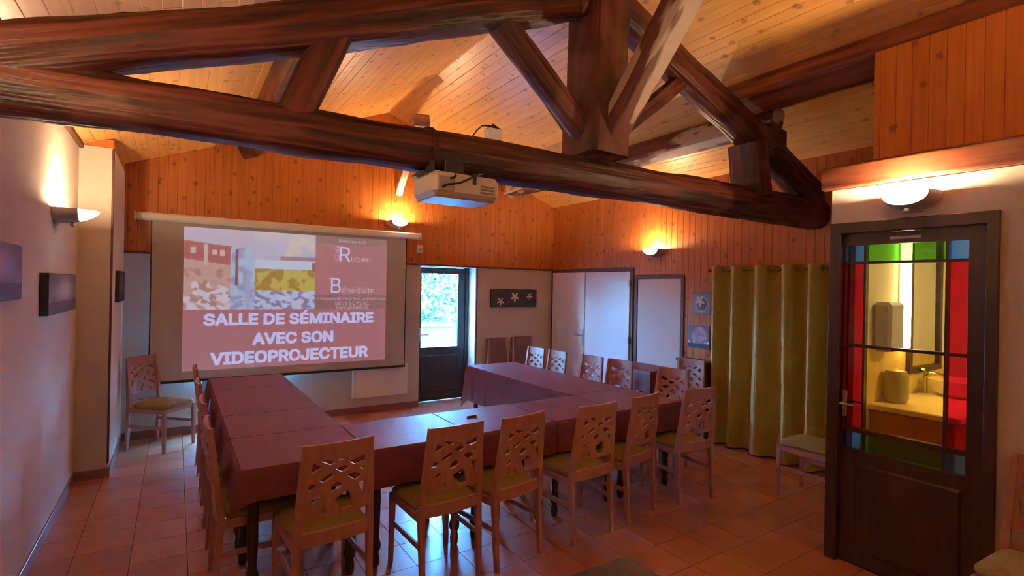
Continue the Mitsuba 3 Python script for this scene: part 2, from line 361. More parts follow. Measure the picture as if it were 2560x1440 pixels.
# ------------------------------------------------------------------ ceiling of pine boards, roof above
tag(obj('ceiling', cat_([hull([(a, b, c + d) for a, c in ((XL - 0.4, roof(XL) - 0.4 * SL), (RX, RZ)) for b in (YR - 0.2, YB + 0.35) for d in (0.03, 0.2)]),
                         hull([(a, b, c + d) for a, c in ((XR + 0.4, roof(XR) - 0.4 * SR), (RX, RZ)) for b in (YR - 0.2, YB + 0.35) for d in (0.03, 0.2)])]), 'mat_roof'),
    'sloping ceiling of narrow pine boards on both sides of the ridge', kind='structure')
CW = 0.088
def ceiling_side(xa, xb, slope_n):
    x = xa
    while x < xb - 0.005:
        x1 = min((math.floor(x / CW + 1e-6) + 1) * CW, xb)
        if x1 - x > 0.01:
            cuts = [YR, 0.2 + 2.0 * random.random(), 3.2 + 1.9 * random.random(), 5.6 + random.random() * 0.6, YB] if random.random() < 0.6 else [YR, 1.2 + 2.4 * random.random(), 4.2 + 1.6 * random.random(), YB]
            for a, b in zip(cuts, cuts[1:]):
                dz = random.uniform(0, 0.003)
                obj('plank', plank([(x, a, roof(x) + 0.016 - dz), (x1, a, roof(x1) + 0.016 - dz), (x1, b, roof(x1) + 0.016 - dz), (x, b, roof(x) + 0.016 - dz)], slope_n, 0.016, 0.003), 'mat_pine_ceiling', 'ceiling')
        x = x1
ceiling_side(XL, RX, (SL, 0, -1))
ceiling_side(RX, XR, (-SR, 0, -1))

# ------------------------------------------------------------------ roof timbers
truss = thing('roof_truss', 'dark hewn roof truss with tie beam, rafters and king post across the room', 'roof truss')
put_beam('tie_beam', truss, 'mat_beam', [(XL, YT, 2.475), (0.08, YT, 2.492), (1.1, YT, 2.508), (2.3, YT, 2.522), (3.4, YT, 2.535), (XR + 0.02, YT, 2.545)], [0.225, 0.23, 0.25, 0.25, 0.27, 0.30], [0.215, 0.225, 0.25, 0.25, 0.28, 0.30], seed=1, square=2.6, amp=0.016, n=80)
put_beam('rafter', truss, 'mat_beam', [(XL - 0.02, YT, 2.525), (0.25, YT, 2.90), (2.42, YT, 3.79)], [0.22, 0.23, 0.24], [0.20, 0.25, 0.29], seed=2, square=3.2, amp=0.02, n=50)
put_beam('rafter', truss, 'mat_beam', [(2.50, YT, 3.79), (4.25, YT, 3.155), (5.32, YT, 2.72)], [0.21, 0.22, 0.24], [0.24, 0.26, 0.27], seed=3, square=3.2, amp=0.022, n=46)
put_beam('king_post', truss, 'mat_beam', [(2.425, YT, 2.66), (2.425, YT, 2.86), (2.43, YT, 3.0), (2.45, YT, 4.0)], [0.34, 0.34, 0.34, 0.33, 0.33, 0.33, 0.33, 0.33, 0.33], [0.38, 0.38, 0.36, 0.32, 0.32, 0.32, 0.33, 0.34, 0.34], seed=4, square=7, amp=0.008, up=(0, 1, 0), n=40)
put_beam('strut', truss, 'mat_beam', [(2.34, YT, 2.80), (1.58, YT, 3.42)], 0.15, 0.15, seed=5, square=3, amp=0.018)
put_beam('strut', truss, 'mat_beam', [(2.52, YT, 2.80), (3.33, YT, 3.42)], 0.12, 0.12, seed=6, square=3, amp=0.014)
put_beam('ridge_brace', truss, 'mat_beam_lit_patches', [(2.47, YT - 0.10, 2.80), (2.47, 1.45, 4.10)], 0.19, 0.17, seed=7, square=5, amp=0.012)  # its whitish lit face comes from painted pale patches
put_beam('ridge_brace', truss, 'mat_beam', [(2.43, YT + 0.10, 2.80), (2.43, 3.95, 4.10)], 0.16, 0.15, seed=8, square=4, amp=0.014)
put_beam('post', truss, 'mat_beam', [(4.30, YT, 2.60), (4.22, YT, 3.06)], 0.24, 0.30, seed=9, square=4, amp=0.016, up=(0, 1, 0))
put_beam('post', truss, 'mat_beam', [(0.46, YT, 2.55), (0.655, YT, 3.02)], 0.17, 0.20, seed=17, square=5, amp=0.008, up=(0, 1, 0))
obj('cleat', box(4.36, 4.66, YT - 0.12, YT + 0.13, 3.02, 3.24, 0.02), 'mat_beam', truss)
obj('strap', trimesh.creation.annulus(0.123, 0.137, 0.022, transform=trimesh.transformations.rotation_matrix(math.pi / 2, [0, 1, 0])).apply_translation([1.17, YT, 2.508]), 'mat_beam', truss + '__tie_beam')

def tilted(xl, zl, w, t, y0, y1, s, seed, n=60):
    # xl, zl: lower left edge; s: slope of the roof it lies under
    c = math.sqrt(1 + s * s); ux, uz = 1 / c, -s / c
    cx, cz = xl + ux * w / 2 - uz * t / 2 * -1 * -1, zl + uz * w / 2 + ux * t / 2
    return beam([(cx, y0, cz), (cx, y1, cz)], w, t, seed=seed, square=6, amp=0.012, up=(-uz, 0, ux), n=n)
m_, uv_ = tilted(4.03, 3.42, 0.31, 0.19, YR, YT + 0.22, SR, 11)
tag(obj('purlin', m_, 'mat_beam_brown', smooth=True, uv=uv_), 'thick dark purlin under the right ceiling slope, near side of the truss', 'beam')
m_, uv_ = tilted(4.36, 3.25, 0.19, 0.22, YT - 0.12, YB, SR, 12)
tag(obj('purlin', m_, 'mat_beam_lit_patches', smooth=True, uv=uv_), 'dark purlin with pale patches of painted light under the right ceiling slope beyond the truss', 'beam')
m_, uv_ = tilted(0.66, 3.235, 0.22, 0.22, YR, YB, -SL, 13, 80)
tag(obj('purlin', m_, 'mat_beam', smooth=True, uv=uv_), 'dark purlin under the left ceiling slope running to the back wall above the screen', 'beam')
br = thing('wall_brace', 'short leaning timber brace on the back wall behind the projector', 'brace')
put_beam('shaft', br, 'mat_beam_pale', [(2.62, YB - 0.03, 3.06), (2.60, YB - 0.12, 3.12), (2.49, 5.95, 3.78)], [0.10, 0.12, 0.13], [0.10, 0.13, 0.14], seed=15, square=4, amp=0.008)
put_beam('head', br, 'mat_beam_pale', [(2.38, 5.93, 3.76), (2.57, 5.93, 3.78)], 0.16, 0.15, seed=16, square=5, amp=0.006)

# ------------------------------------------------------------------ doors
def door_glazed(key, x0, x1, ztop, y, gx0, gx1, gz0, gz1, label, rev):
    tag(key, label, kind='structure')
    fr = cat_([box(x0 - 0.06, x0 + 0.015, y - 0.02, y + 0.07, 0, ztop + 0.06, 0.004), box(x1 - 0.015, x1 + 0.06, y - 0.02, y + 0.07, 0, ztop + 0.06, 0.004), box(x0, x1, y - 0.02, y + 0.07, ztop, ztop + 0.06, 0.004)])
    obj('frame', fr, 'mat_door_green', key)
    leaf = shell(rect(x0 + 0.016, x1 - 0.016, 0.008, ztop - 0.004).difference(rect(gx0, gx1, gz0, gz1)), 'y', y, y + 0.045)
    obj('leaf', leaf, 'mat_door_green', key)
    if gz0 > 0.5:
        obj('lower_panel', box(gx0, gx1, y - 0.012, y + 0.03, 0.14, gz0 - 0.12, 0.012), 'mat_door_green', key + '__leaf')
    obj('pane', box(gx0, gx1, y + 0.02, y + 0.0201, gz0, gz1, 0) if False else trimesh.Trimesh([[gx0, y + 0.022, gz0], [gx1, y + 0.022, gz0], [gx1, y + 0.022, gz1], [gx0, y + 0.022, gz1]], [[0, 1, 2], [0, 2, 3]]), 'mat_pane', key + '__leaf')
    h = cat_([box(x0 + 0.03, x0 + 0.062, y - 0.01, y + 0.002, 0.92, 1.12, 0.004), tube([(x0 + 0.046, y, 1.02), (x0 + 0.046, y - 0.05, 1.02), (x0 + 0.16, y - 0.05, 1.02)], 0.009)])
    obj('handle', h, 'mat_metal', key + '__leaf')
door_glazed('door_1', 3.05, 3.86, 2.045, YB + 0.235, 3.105, 3.725, 0.82, 1.95, 'dark half-glazed garden door in the back wall, right of the screen', True)
door_glazed('door_2', 0.32, 1.08, 2.03, YB + 0.235, 0.36, 1.03, 0.14, 1.95, 'glazed garden door hidden behind the projection screen', True)
# white reveals of door_1
tag(obj('trim_5', cat_([hull([(D1[1], YB + 0.001, z) for z in (0, D1[3])] + [(D1[1] + 0.01, YB + 0.22, z) for z in (0, D1[3])] + [(D1[1] - 0.012, YB + 0.002, z) for z in (0, D1[3])] + [(D1[1] - 0.012, YB + 0.22, z) for z in (0, D1[3])])]), 'mat_white'), 'white reveal beside the glazed garden door', kind='structure')
tag(obj('trim_6', box(D1[0], D1[1] - 0.012, YB + 0.002, YB + 0.22, D1[3] - 0.012, D1[3] + 0.001, 0.002), 'mat_white'), 'white soffit over the glazed garden door', kind='structure')
tag(obj('trim_7', box(D1[1] - 0.004, D1[1] + 0.018, YB - 0.012, YB + 0.003, 0, ZW - 0.022, 0.003), 'mat_trim'), 'narrow brown corner strip right of the glazed garden door', kind='structure')

# closet double doors on the right wall
tag('door_3', 'pair of smooth white cupboard doors in the corner of the right wall', kind='structure')
obj('frame', cat_([box(XR - 0.03, XR, CL[0], CL[0] + 0.045, 0, CL[2], 0.004), box(XR - 0.03, XR, CL[1] - 0.015, CL[1] + 0.03, 0, CL[2], 0.004), box(XR - 0.03, XR, CL[0], CL[1] + 0.03, CL[2] - 0.035, CL[2] + 0.012, 0.004)]), 'mat_trim', 'door_3')
obj('leaf', box(XR - 0.045, XR - 0.004, CL[0] + 0.05, 6.125, 0.01, CL[2] - 0.04, 0.004), 'mat_white_door', 'door_3')
obj('leaf', box(XR - 0.045, XR - 0.004, 6.14, CL[1] - 0.02, 0.01, CL[2] - 0.04, 0.004), 'mat_white_door', 'door_3')
obj('handle', cat_([box(XR - 0.056, XR - 0.044, 6.15, 6.19, 0.88, 1.12, 0.004), tube([(XR - 0.05, 6.17, 1.03), (XR - 0.10, 6.17, 1.03), (XR - 0.10, 6.31, 1.03)], 0.010)]), 'mat_steel', 'door_3__leaf_001')
for z in (0.25, 1.0, 1.8):
    obj('hinge', box(XR - 0.06, XR - 0.03, CL[0] + 0.036, CL[0] + 0.058, z, z + 0.09, 0.004), 'mat_metal', 'door_3__leaf')
# pink flush door
tag('door_4', 'flush pinkish beige door in a brown frame, right of the white cupboard doors', kind='structure')
obj('frame', cat_([box(XR - 0.03, XR, PK[1] - 0.035, PK[1] + 0.02, 0, PK[2], 0.004), box(XR - 0.03, XR, PK[0] - 0.02, PK[0] + 0.03, 0, PK[2], 0.004), box(XR - 0.03, XR, PK[0] - 0.02, PK[1] + 0.02, PK[2] - 0.03, PK[2] + 0.015, 0.004)]), 'mat_trim', 'door_4')
obj('leaf', box(XR - 0.02, XR - 0.002, PK[0] + 0.03, PK[1] - 0.035, 0.01, PK[2] - 0.03, 0.003), 'mat_pink_door', 'door_4')

# stained glass door
tag('door_5', 'dark brown door with coloured stained glass panes in the cream partition', kind='structure')
obj('frame', cat_([box(XD - 0.02, XD + 0.12, 1.662, 1.732, 0, 2.217, 0.005), box(XD - 0.02, XD + 0.12, 0.88, 0.935, 0, 2.217, 0.005), box(XD - 0.02, XD + 0.12, 0.90, 1.70, 2.145, 2.217, 0.005)]), 'mat_dark_wood', 'door_5')
YS, ZS = [1.018, 1.109, 1.122, 1.530, 1.543, 1.650], [0.745, 0.855, 0.885, 1.408, 1.426, 1.948, 1.964, 2.070]
holes = []
for a, b in ((0, 1), (2, 3), (4, 5)):
    for c, d in ((0, 1), (2, 3), (4, 5), (6, 7)):
        holes.append((a, c, rect(YS[a], YS[b], ZS[c], ZS[d])))
lf = rect(0.937, 1.660, 0.008, 2.142)
for _, _, hl in holes:
    lf = lf.difference(hl)
obj('leaf', shell(lf, 'x', XD + 0.03, XD + 0.07), 'mat_dark_wood', 'door_5')
for z0, z1 in ((0.10, 0.66),):
    obj('lower_panel', box(XD + 0.018, XD + 0.05, 1.03, 1.57, z0, z1, 0.012), 'mat_dark_wood', 'door_5__leaf')
COL = {(0, 0): 'blue', (4, 0): 'blue', (0, 6): 'blue', (4, 6): 'blue', (2, 0): 'green', (2, 6): 'green', (0, 2): 'red', (0, 4): 'red', (4, 2): 'red', (4, 4): 'red', (2, 4): 'amber', (2, 2): 'honey'}
for a, c, hl in holes:
    y0, z0, y1, z1 = hl.bounds
    pieces = [(z0, 1.046), (1.054, z1)] if (a, c) == (4, 2) else [(z0, z1)]
    for q0, q1 in pieces:
        k = obj('pane', trimesh.Trimesh([[XD + 0.05, y0, q0], [XD + 0.05, y1, q0], [XD + 0.05, y1, q1], [XD + 0.05, y0, q1]], [[0, 1, 2], [0, 2, 3]]), 'mat_glass_' + COL[(a, c)], 'door_5__leaf')
        labels[k] = {'label': {'blue': 'small square blue glass pane', 'green': 'green glass pane', 'red': 'tall red glass pane', 'amber': 'large clear amber glass pane', 'honey': 'lower honey coloured glass pane'}[COL[(a, c)]]}
obj('glazing_bar', box(XD + 0.036, XD + 0.062, 1.543, 1.650, 1.046, 1.054, 0.002), 'mat_black', 'door_5__leaf')
obj('handle', cat_([box(XD + 0.018, XD + 0.031, 1.625, 1.652, 0.95, 1.12, 0.003), tube([(XD + 0.02, 1.64, 1.04), (XD - 0.03, 1.64, 1.04), (XD - 0.03, 1.56, 1.04)], 0.008)]), 'mat_steel', 'door_5__leaf')
obj('plate', box(XD + 0.026, XD + 0.031, 1.24, 1.40, 2.095, 2.115, 0.002), 'mat_metal', 'door_5__leaf')

# ------------------------------------------------------------------ sconces
def quarter(a0, a1, sx, sy, sz, n=22, m=12, k=1.0):
    """Part of a half bowl: out along +x from a0 to a1 (shares of sx), open at z = 0."""
    t = np.linspace(-np.pi / 2, np.pi / 2, n)
    V = []
    for q in np.linspace(a0, a1, m):
        f = max(0.0, 1 - q * q)
        w, d = sy * f ** 0.5 * k, sz * (0.9 * f ** 0.7 + 0.1 * f ** 0.3) * k
        V.append(np.stack([np.full(n, q * sx * k), w * np.sin(t), -d * np.cos(t) ** 0.8], 1))
    i, j = np.meshgrid(np.arange(m - 1), np.arange(n - 1), indexing='ij'); a = (i * n + j).ravel()
    return trimesh.Trimesh(np.vstack(V), np.vstack([np.stack([a, a + n + 1, a + n], 1), np.stack([a, a + 1, a + n + 1], 1)]), process=False)
def sconce(loc, ang, label, bulb=BULB, glow=GLOW):
    t = thing('wall_sconce', label, 'wall lamp', 'uplight sconces on the walls')
    place = T().translate(list(loc)).rotate([0, 0, 1], math.degrees(ang))
    def p(name, mesh, mat, smooth=False, **kw):
        obj(name, mikit.ply(mesh, mat, smooth, to_world=place, **kw), None, t)
    outer = quarter(0.0, 0.55, 0.25, 0.14, 0.10)
    inner = quarter(0.0, 0.55, 0.25, 0.14, 0.10, k=0.95)
    p('bowl', cat_([outer, inner]), 'mat_metal', True)
    gl = quarter(0.55, 1.0, 0.25, 0.14, 0.10)
    p('glass_tip', gl, 'mat_lamp_glass', True, **({} if not glow else dict(emitter={'type': 'area', 'sampling_weight': 0.4, 'radiance': {'type': 'rgb', 'value': list(glow * np.array([1.0, 0.88, 0.72]))}})))
    p('back_plate', box(0.0, 0.02, -0.05, 0.05, -0.11, 0.01, 0.006), 'mat_metal')
    p('knob', moved(trimesh.creation.icosphere(2, 0.016), 0.10, 0, -0.105), 'mat_metal', True)
    d = trimesh.creation.icosphere(2, 0.022)
    d.apply_translation([0.085, 0, -0.012])
    p('bulb', d, 'mat_lamp_glass', False, emitter={'type': 'area', 'sampling_weight': 3.0, 'radiance': {'type': 'rgb', 'value': list(bulb * WARM)}})
    return t
sconce((XL, 4.78, 2.245), 0, 'lit bowl sconce on the left plaster wall, above the small framed picture')
sconce((2.60, YB - 0.016, 2.66), -math.pi / 2, 'lit bowl sconce on the back wall boards, above the right end of the projection screen')
sconce((XR - 0.016, 4.72, 2.30), math.pi, 'lit bowl sconce on the right wall boards, above the pink door')
sconce((XD, 1.27, 2.355), math.pi, 'lit bowl sconce on the cream partition over the stained glass door')
sconce((XL, 1.75, 2.245), 0, 'lit bowl sconce on the left wall beside the camera', bulb=ROOM_BULB, glow=0)
sconce((2.2, YR, 2.3), math.pi / 2, 'added unseen bowl sconce for fill light on the rear wall behind the camera', bulb=ROOM_BULB, glow=0)  # added out of view to raise the ambient light
sconce((0.4, YR, 2.3), math.pi / 2, 'second added unseen bowl sconce for fill light on the rear wall behind the camera', bulb=ROOM_BULB, glow=0)  # also an added fill lamp, out of view

# ------------------------------------------------------------------ projection screen
YSC = 6.90
ps = thing('projection_screen', 'white roll-down projection screen with a projected seminar slide on the back wall', 'projection screen')
obj('case', cat_([box(-0.372, 2.905, YSC - 0.05, YSC + 0.06, 2.415, 2.50, 0.018), box(-0.385, -0.370, YSC - 0.055, YSC + 0.065, 2.41, 2.505, 0.006), box(2.903, 2.918, YSC - 0.055, YSC + 0.065, 2.41, 2.505, 0.006)]), 'mat_white', ps)
for x in (-0.2, 2.7):
    obj('bracket', box(x, x + 0.05, YSC + 0.055, YB - 0.012, 2.43, 2.49, 0.004), 'mat_white', ps)
obj('cloth', box(-0.225, 2.705, YSC, YSC + 0.003, 0.635, 2.43, 0), 'mat_screen', ps)
obj('border', box(-0.238, -0.225, YSC - 0.001, YSC + 0.004, 0.632, 2.42, 0.001), 'mat_black', ps)
obj('border', box(2.705, 2.720, YSC - 0.001, YSC + 0.004, 0.632, 2.42, 0.001), 'mat_black', ps)
obj('bottom_bar', box(-0.245, 2.727, YSC - 0.012, YSC + 0.014, 0.610, 0.640, 0.006), 'mat_black', ps)

PX0, PX1, PZ0, PZ1 = 0.07, 2.43, 0.735, 2.375
def emit(v, weight=0.05):
    return {'type': 'area', 'sampling_weight': weight, 'radiance': {'type': 'rgb', 'value': [float(q) * K for q in v]}}
PE = 0.62
NX, NZ = 236, 164
def blob(u, v, cu, cv, ru, rv):
    return ((u - cu) / ru) ** 2 + ((v - cv) / rv) ** 2 < 1
def slide(u, v):
    X, Z = PX0 + u * (PX1 - PX0), PZ0 + v * (PZ1 - PZ0)
    c = np.tile(np.array([0.33, 0.12, 0.185]), (len(u), 1))
    c[(X > 1.495) & (Z > 1.43)] = (0.33, 0.14, 0.20)
    c[(X > 1.495) & (Z > 2.28)] = (0.16, 0.12, 0.16)
    c[(X > 1.495) & (Z < 1.62) & (Z > 1.43)] = (0.17, 0.10, 0.14)
    n1 = meshkit.fbm(np.stack([X * 14, Z * 14, X * 0], -1), 3, 3)
    # left photograph: a dining room
    a, b = (X - 0.07) / 0.725, (Z - 1.43) / 0.945
    L = (X < 0.795) & (Z > 1.43)
    cl = np.tile(np.array([0.50, 0.34, 0.33]), (len(u), 1))
    cl[b > 0.82 - 0.1 * a] = (0.42, 0.46, 0.66)
    m = (b < 0.84 - 0.08 * a) & (b > 0.62 - 0.10 * a); cl[m] = (0.36, 0.09, 0.12)
    for pa in (0.12, 0.42, 0.53):
        cl[(abs(a - pa) < 0.035) & (abs(b - 0.73 + 0.05 * pa) < 0.035)] = (0.60, 0.50, 0.52)
    cl[(abs(a - 0.30) < 0.03) & (b > 0.55) & (b < 0.80)] = (0.55, 0.48, 0.50)
    m = (b < 0.5) & (n1 > 0.56); cl[m] = (0.36, 0.22, 0.22)
    n2 = meshkit.fbm(np.stack([X * 16, Z * 26 + X * 9, X * 0], -1), 2, 8)
    m = (b < 0.34 - 0.2 * (a - 0.3)) & (n2 > 0.5); cl[m] = (0.62, 0.62, 0.78)
    cl[(a > 0.64) & (b < 0.78)] = (0.30, 0.55, 0.85)
    m = (a > 0.64) & (b < 0.78) & (n1 > 0.55); cl[m] = (0.20, 0.33, 0.62)
    cl[(abs(a - 0.73) < 0.02) & (b > 0.3) & (b < 0.76)] = (0.10, 0.08, 0.12)
    cl[(abs(a - 0.90) < 0.03) & (b < 0.5)] = (0.25, 0.40, 0.75)
    c[L] = cl[L]
    # right photograph: a fireplace corner with tables
    R = (X >= 0.795) & (X < 1.495) & (Z > 1.43)
    a, b = (X - 0.795) / 0.70, (Z - 1.43) / 0.945
    cr = np.tile(np.array([0.40, 0.52, 0.74]), (len(u), 1))
    cr[b > 0.90] = (0.50, 0.55, 0.66)
    for pa, pb, q in ((0.62, 0.86, .07), (0.78, 0.90, .07), (0.92, 0.84, .06), (0.55, 0.74, .06), (0.70, 0.78, .05)):
        cr[(abs(a - pa) < q) & (abs(b - pb) < q * 0.8)] = (0.66, 0.62, 0.58)
    m = (b > 0.64) & (b < 0.70) & (a > 0.40); cr[m] = (0.27, 0.22, 0.34)
    cr[(b > 0.53) & (b <= 0.64)] = (0.46, 0.66, 0.92)
    m = (b < 0.53) & (b > 0.24); cr[m] = (0.30, 0.22, 0.03)
    m = (b < 0.53) & (b > 0.24) & (n1 > 0.5 - 0.25 * (a - 0.5)); cr[m] = (0.48, 0.46, 0.10)
    cr[b <= 0.24] = (0.15, 0.20, 0.48)
    m = (b <= 0.25) & (n2 > 0.47); cr[m] = (0.42, 0.60, 0.90)
    cr[(a > 0.93) & (b > 0.5) & (b < 0.62)] = (0.22, 0.10, 0.16)
    c[R] = cr[R]
    # soft borders of the projection
    return c
m_, col_ = grid_sheet(PX1 - PX0, PZ1 - PZ0, NX, NZ, slide)
m_.apply_translation([PX0, YSC - 0.0012, PZ0])
k = obj('projected_slide', mikit.ply(m_, 'mat_screen', False, color=col_ * PE * K, emitter={'type': 'area', 'sampling_weight': 0.1, 'radiance': {'type': 'mesh_attribute', 'name': 'vertex_color'}}), None, ps)
labels[k] = {'label': 'projected slide with two photographs on a dusty red ground'}
WHITE, PINK = np.array([0.46, 0.52, 0.92]) * PE * 1.25, np.array([0.62, 0.48, 0.68]) * PE
def scr(name, label, col, rows):
    m = cat_([wall_text(t, h, x0, x1, z, YSC - 0.0016, bold, 0.001, turn) for t, h, x0, x1, z, bold, turn in rows])
    labels[obj(name, mikit.ply(m, 'mat_screen', False, emitter=emit(col)), None, ps)] = {'label': label}
scr('headline', 'first line of the big bluish white headline', WHITE, [('SALLE DE SÉMINAIRE', 0.122, 0.272, 2.258, 1.256, True, 0)])
scr('headline', 'second line of the big bluish white headline', WHITE, [('AVEC SON', 0.125, 0.78, 1.732, 1.016, True, 0)])
scr('headline', 'third line of the big bluish white headline', WHITE, [('VIDEOPROJECTEUR', 0.13, 0.347, 2.190, 0.795, True, 0)])
scr('initial', 'tall thin white letter R', WHITE, [('R', 0.195, 1.790, 1.935, 2.055, False, 0)])
scr('initial', 'tall thin white letter B', WHITE, [('B', 0.195, 1.690, 1.815, 1.645, False, 0)])
scr('fine_lettering', 'small pinkish lettering of the slide', PINK, [('Restaurant', 0.042, 1.785, 2.135, 2.305, False, 0), ('Chez', 0.06, 1.722, None, 2.065, False, 90), ('uben', 0.072, 1.945, 2.205, 2.062, False, 0),
    ('énédicte', 0.078, 1.830, 2.265, 1.645, False, 0), ('4 Impasse du Vieux Port - 69540 Irigny', 0.034, 1.515, 2.43, 1.553, False, 0), ('04 78 51 71 80', 0.05, 1.745, 2.185, 1.478, False, 0), ('www.chezrub.fr', 0.036, 1.757, 2.18, 1.433, False, 0)])

# ------------------------------------------------------------------ projector and the white box on the tie beam
pj = thing('projector', 'white ceiling projector hung under the tie beam with its cable connections facing the room', 'projector')
body = sg.box(1.115, 2.225, 1.52, 2.362).buffer(-0.02).buffer(0.02)
bm = box(1.115, 1.52, 2.475, 2.76, 2.235, 2.362, 0.022)
obj('body', bm, 'mat_white_plastic', pj)
obj('base_plate', box(1.135, 1.50, 2.50, 2.74, 2.226, 2.237, 0.004), 'mat_grey_plastic', pj)
obj('connector_panel', box(1.140, 1.235, 2.470, 2.480, 2.255, 2.335, 0.003), 'mat_grey_plastic', pj + '__body')
for z in (2.265, 2.283, 2.301):
    obj('vent', box(1.395, 1.485, 2.470, 2.478, z, z + 0.010, 0.002), 'mat_vent', pj + '__body')
obj('lens', trimesh.creation.cylinder(0.038, 0.05, sections=24, transform=trimesh.transformations.rotation_matrix(math.pi / 2, [1, 0, 0])).apply_translation([1.40, 2.77, 2.30]), 'mat_black', pj + '__body')
obj('mount', cat_([box(1.10, 1.34, 2.58, 2.74, 2.362, 2.376, 0.003), box(1.13, 1.16, 2.56, 2.62, 2.362, 2.43, 0.003), box(1.30, 1.33, 2.56, 2.62, 2.362, 2.43, 0.003), box(1.22, 1.34, 2.562, 2.58, 2.37, 2.45, 0.004)]), 'mat_black', pj)
obj('clip', box(1.345, 1.368, 2.468, 2.50, 2.31, 2.372, 0.004), 'mat_black', pj)
obj('cable', cat_([tube([(1.165, 2.47, 2.275), (1.18, 2.445, 2.285), (1.25, 2.44, 2.30), (1.30, 2.44, 2.325), (1.36, 2.46, 2.36), (1.42, 2.52, 2.385), (1.46, 2.56, 2.40)], 0.0055), tube([(1.21, 2.47, 2.325), (1.225, 2.45, 2.33), (1.235, 2.46, 2.345)], 0.006)]), 'mat_black', pj)
bx_ = thing('socket_box', 'small white socket box with a black plug on top of the tie beam', 'socket')
obj('body', box(1.575, 1.675, 2.70, 2.77, 2.615, 2.725, 0.008), 'mat_white_plastic', bx_)
obj('plug', hull([(1.58, 2.71, 2.725), (1.67, 2.71, 2.725), (1.58, 2.76, 2.725), (1.67, 2.76, 2.725), (1.615, 2.72, 2.755), (1.64, 2.75, 2.755)]), 'mat_black', bx_)
obj('cord', tube([(1.60, 2.735, 2.742), (1.55, 2.735, 2.735), (1.51, 2.735, 2.70), (1.47, 2.735, 2.64)], 0.005), 'mat_black', bx_)
th = thing('wall_thermostat', 'small white wall box on the pine boards above the glazed garden door', 'thermostat')
obj('body', box(2.905, 3.005, YB - 0.04, YB - 0.012, 2.228, 2.348, 0.008), 'mat_white_plastic', th)
obj('dial', trimesh.creation.cylinder(0.022, 0.012, sections=20, transform=trimesh.transformations.rotation_matrix(math.pi / 2, [1, 0, 0])).apply_translation([2.965, YB - 0.044, 2.28]), 'mat_grey_plastic', th)
rd = thing('panel_heater', 'flat white panel heater on the back wall below the projection screen', 'heater')
obj('panel', box(2.01, 2.79, YB - 0.075, YB - 0.015, 0.212, 0.66, 0.012), 'mat_white', rd)
obj('grille', box(2.03, 2.77, YB - 0.07, YB - 0.02, 0.655, 0.668, 0.003), 'mat_vent', rd)

# ------------------------------------------------------------------ chairs
def bilin(px, py):
    # photo measure on the chair back -> local x, z
    TL, TR, BL, BR = map(np.array, ((1075, 140.), (1745, 50.), (1005, 1170.), (1690, 1060.)))
    s, t = 0.5, 0.5
    for _ in range(20):
        P = (1 - t) * ((1 - s) * TL + s * TR) + t * ((1 - s) * BL + s * BR)
        ds = (1 - t) * (TR - TL) + t * (BR - BL); dt = (1 - s) * (BL - TL) + s * (BR - TR)
        e = np.linalg.solve(np.stack([ds, dt], 1), np.array([px, py]) - P)
        s, t = s + e[0], t + e[1]
    z = 0.95 - 0.45 * t
    w = 0.362 + (0.95 - z) * 0.09
    return ((s - 0.5) * w, z)
HOLES = [[(1165, 335), (1240, 385), (1145, 460)], [(1240, 315), (1300, 297), (1360, 335), (1320, 358)], [(1385, 297), (1468, 283), (1440, 305)],
         [(1490, 335), (1642, 260), (1638, 340), (1550, 374)], [(1362, 410), (1435, 372), (1488, 405), (1420, 449)], [(1597, 422), (1637, 402), (1627, 440)],
         [(1216, 540), (1313, 457), (1343, 490), (1250, 564)], [(1466, 500), (1530, 461), (1603, 515), (1540, 563)], [(1116, 655), (1138, 582), (1188, 588), (1165, 642)],
         [(1313, 682), (1318, 608), (1375, 562), (1423, 610), (1390, 642)], [(1565, 600), (1628, 582), (1612, 745)], [(1108, 833), (1168, 742), (1238, 722), (1203, 772)],
         [(1172, 943), (1252, 850), (1268, 932)], [(1346, 770), (1445, 686), (1483, 720), (1503, 882), (1393, 903)]]
def half(z):
    return (0.362 + (0.95 - z) * 0.09) / 2
panel = sg.Polygon([(-half(.95) + .006, .95), (half(.95) - .006, .95), (half(.57) - .006, .57), (-half(.57) + .006, .57)])
for hpx in HOLES:
    panel = panel.difference(sg.Polygon([bilin(*q) for q in hpx]).buffer(0.0015))
def lean(z):
    return -0.205 - 0.055 * max(0.0, (z - 0.45) / 0.5)
def bend(m, w=0.2):
    v = m.vertices
    v[:, 1] += np.array([lean(z) for z in v[:, 2]]) - 0.022 * (1 - np.clip(v[:, 0] / w, -1, 1) ** 2)
    m.vertices = v; return m
strips = []
for i in range(8):
    a, b = -0.2 + i * 0.05, -0.15 + i * 0.05
    g = panel.intersection(sg.box(a, 0, b, 2))
    for q in getattr(g, 'geoms', [g]):
        if q.area > 1e-6:
            m = trimesh.creation.extrude_polygon(q, 0.018, engine='earcut')
            m.vertices = np.stack([m.vertices[:, 0], m.vertices[:, 2] - 0.009, m.vertices[:, 1]], 1)
            m.fix_normals(); strips.append(bend(m))
back_panel = cat_(strips)
def rail_mesh(z0, z1, th, w=None):
    ms = []
    for i in range(6):
        w0 = half((z0 + z1) / 2) if w is None else w
        a, b = -w0 + 2 * w0 * i / 6, -w0 + 2 * w0 * (i + 1) / 6
        ms.append(bend(box(a, b, -th / 2, th / 2, z0, z1, 0.0)))
    return cat_(ms)
back_rail = rail_mesh(0.425, 0.497, 0.022)
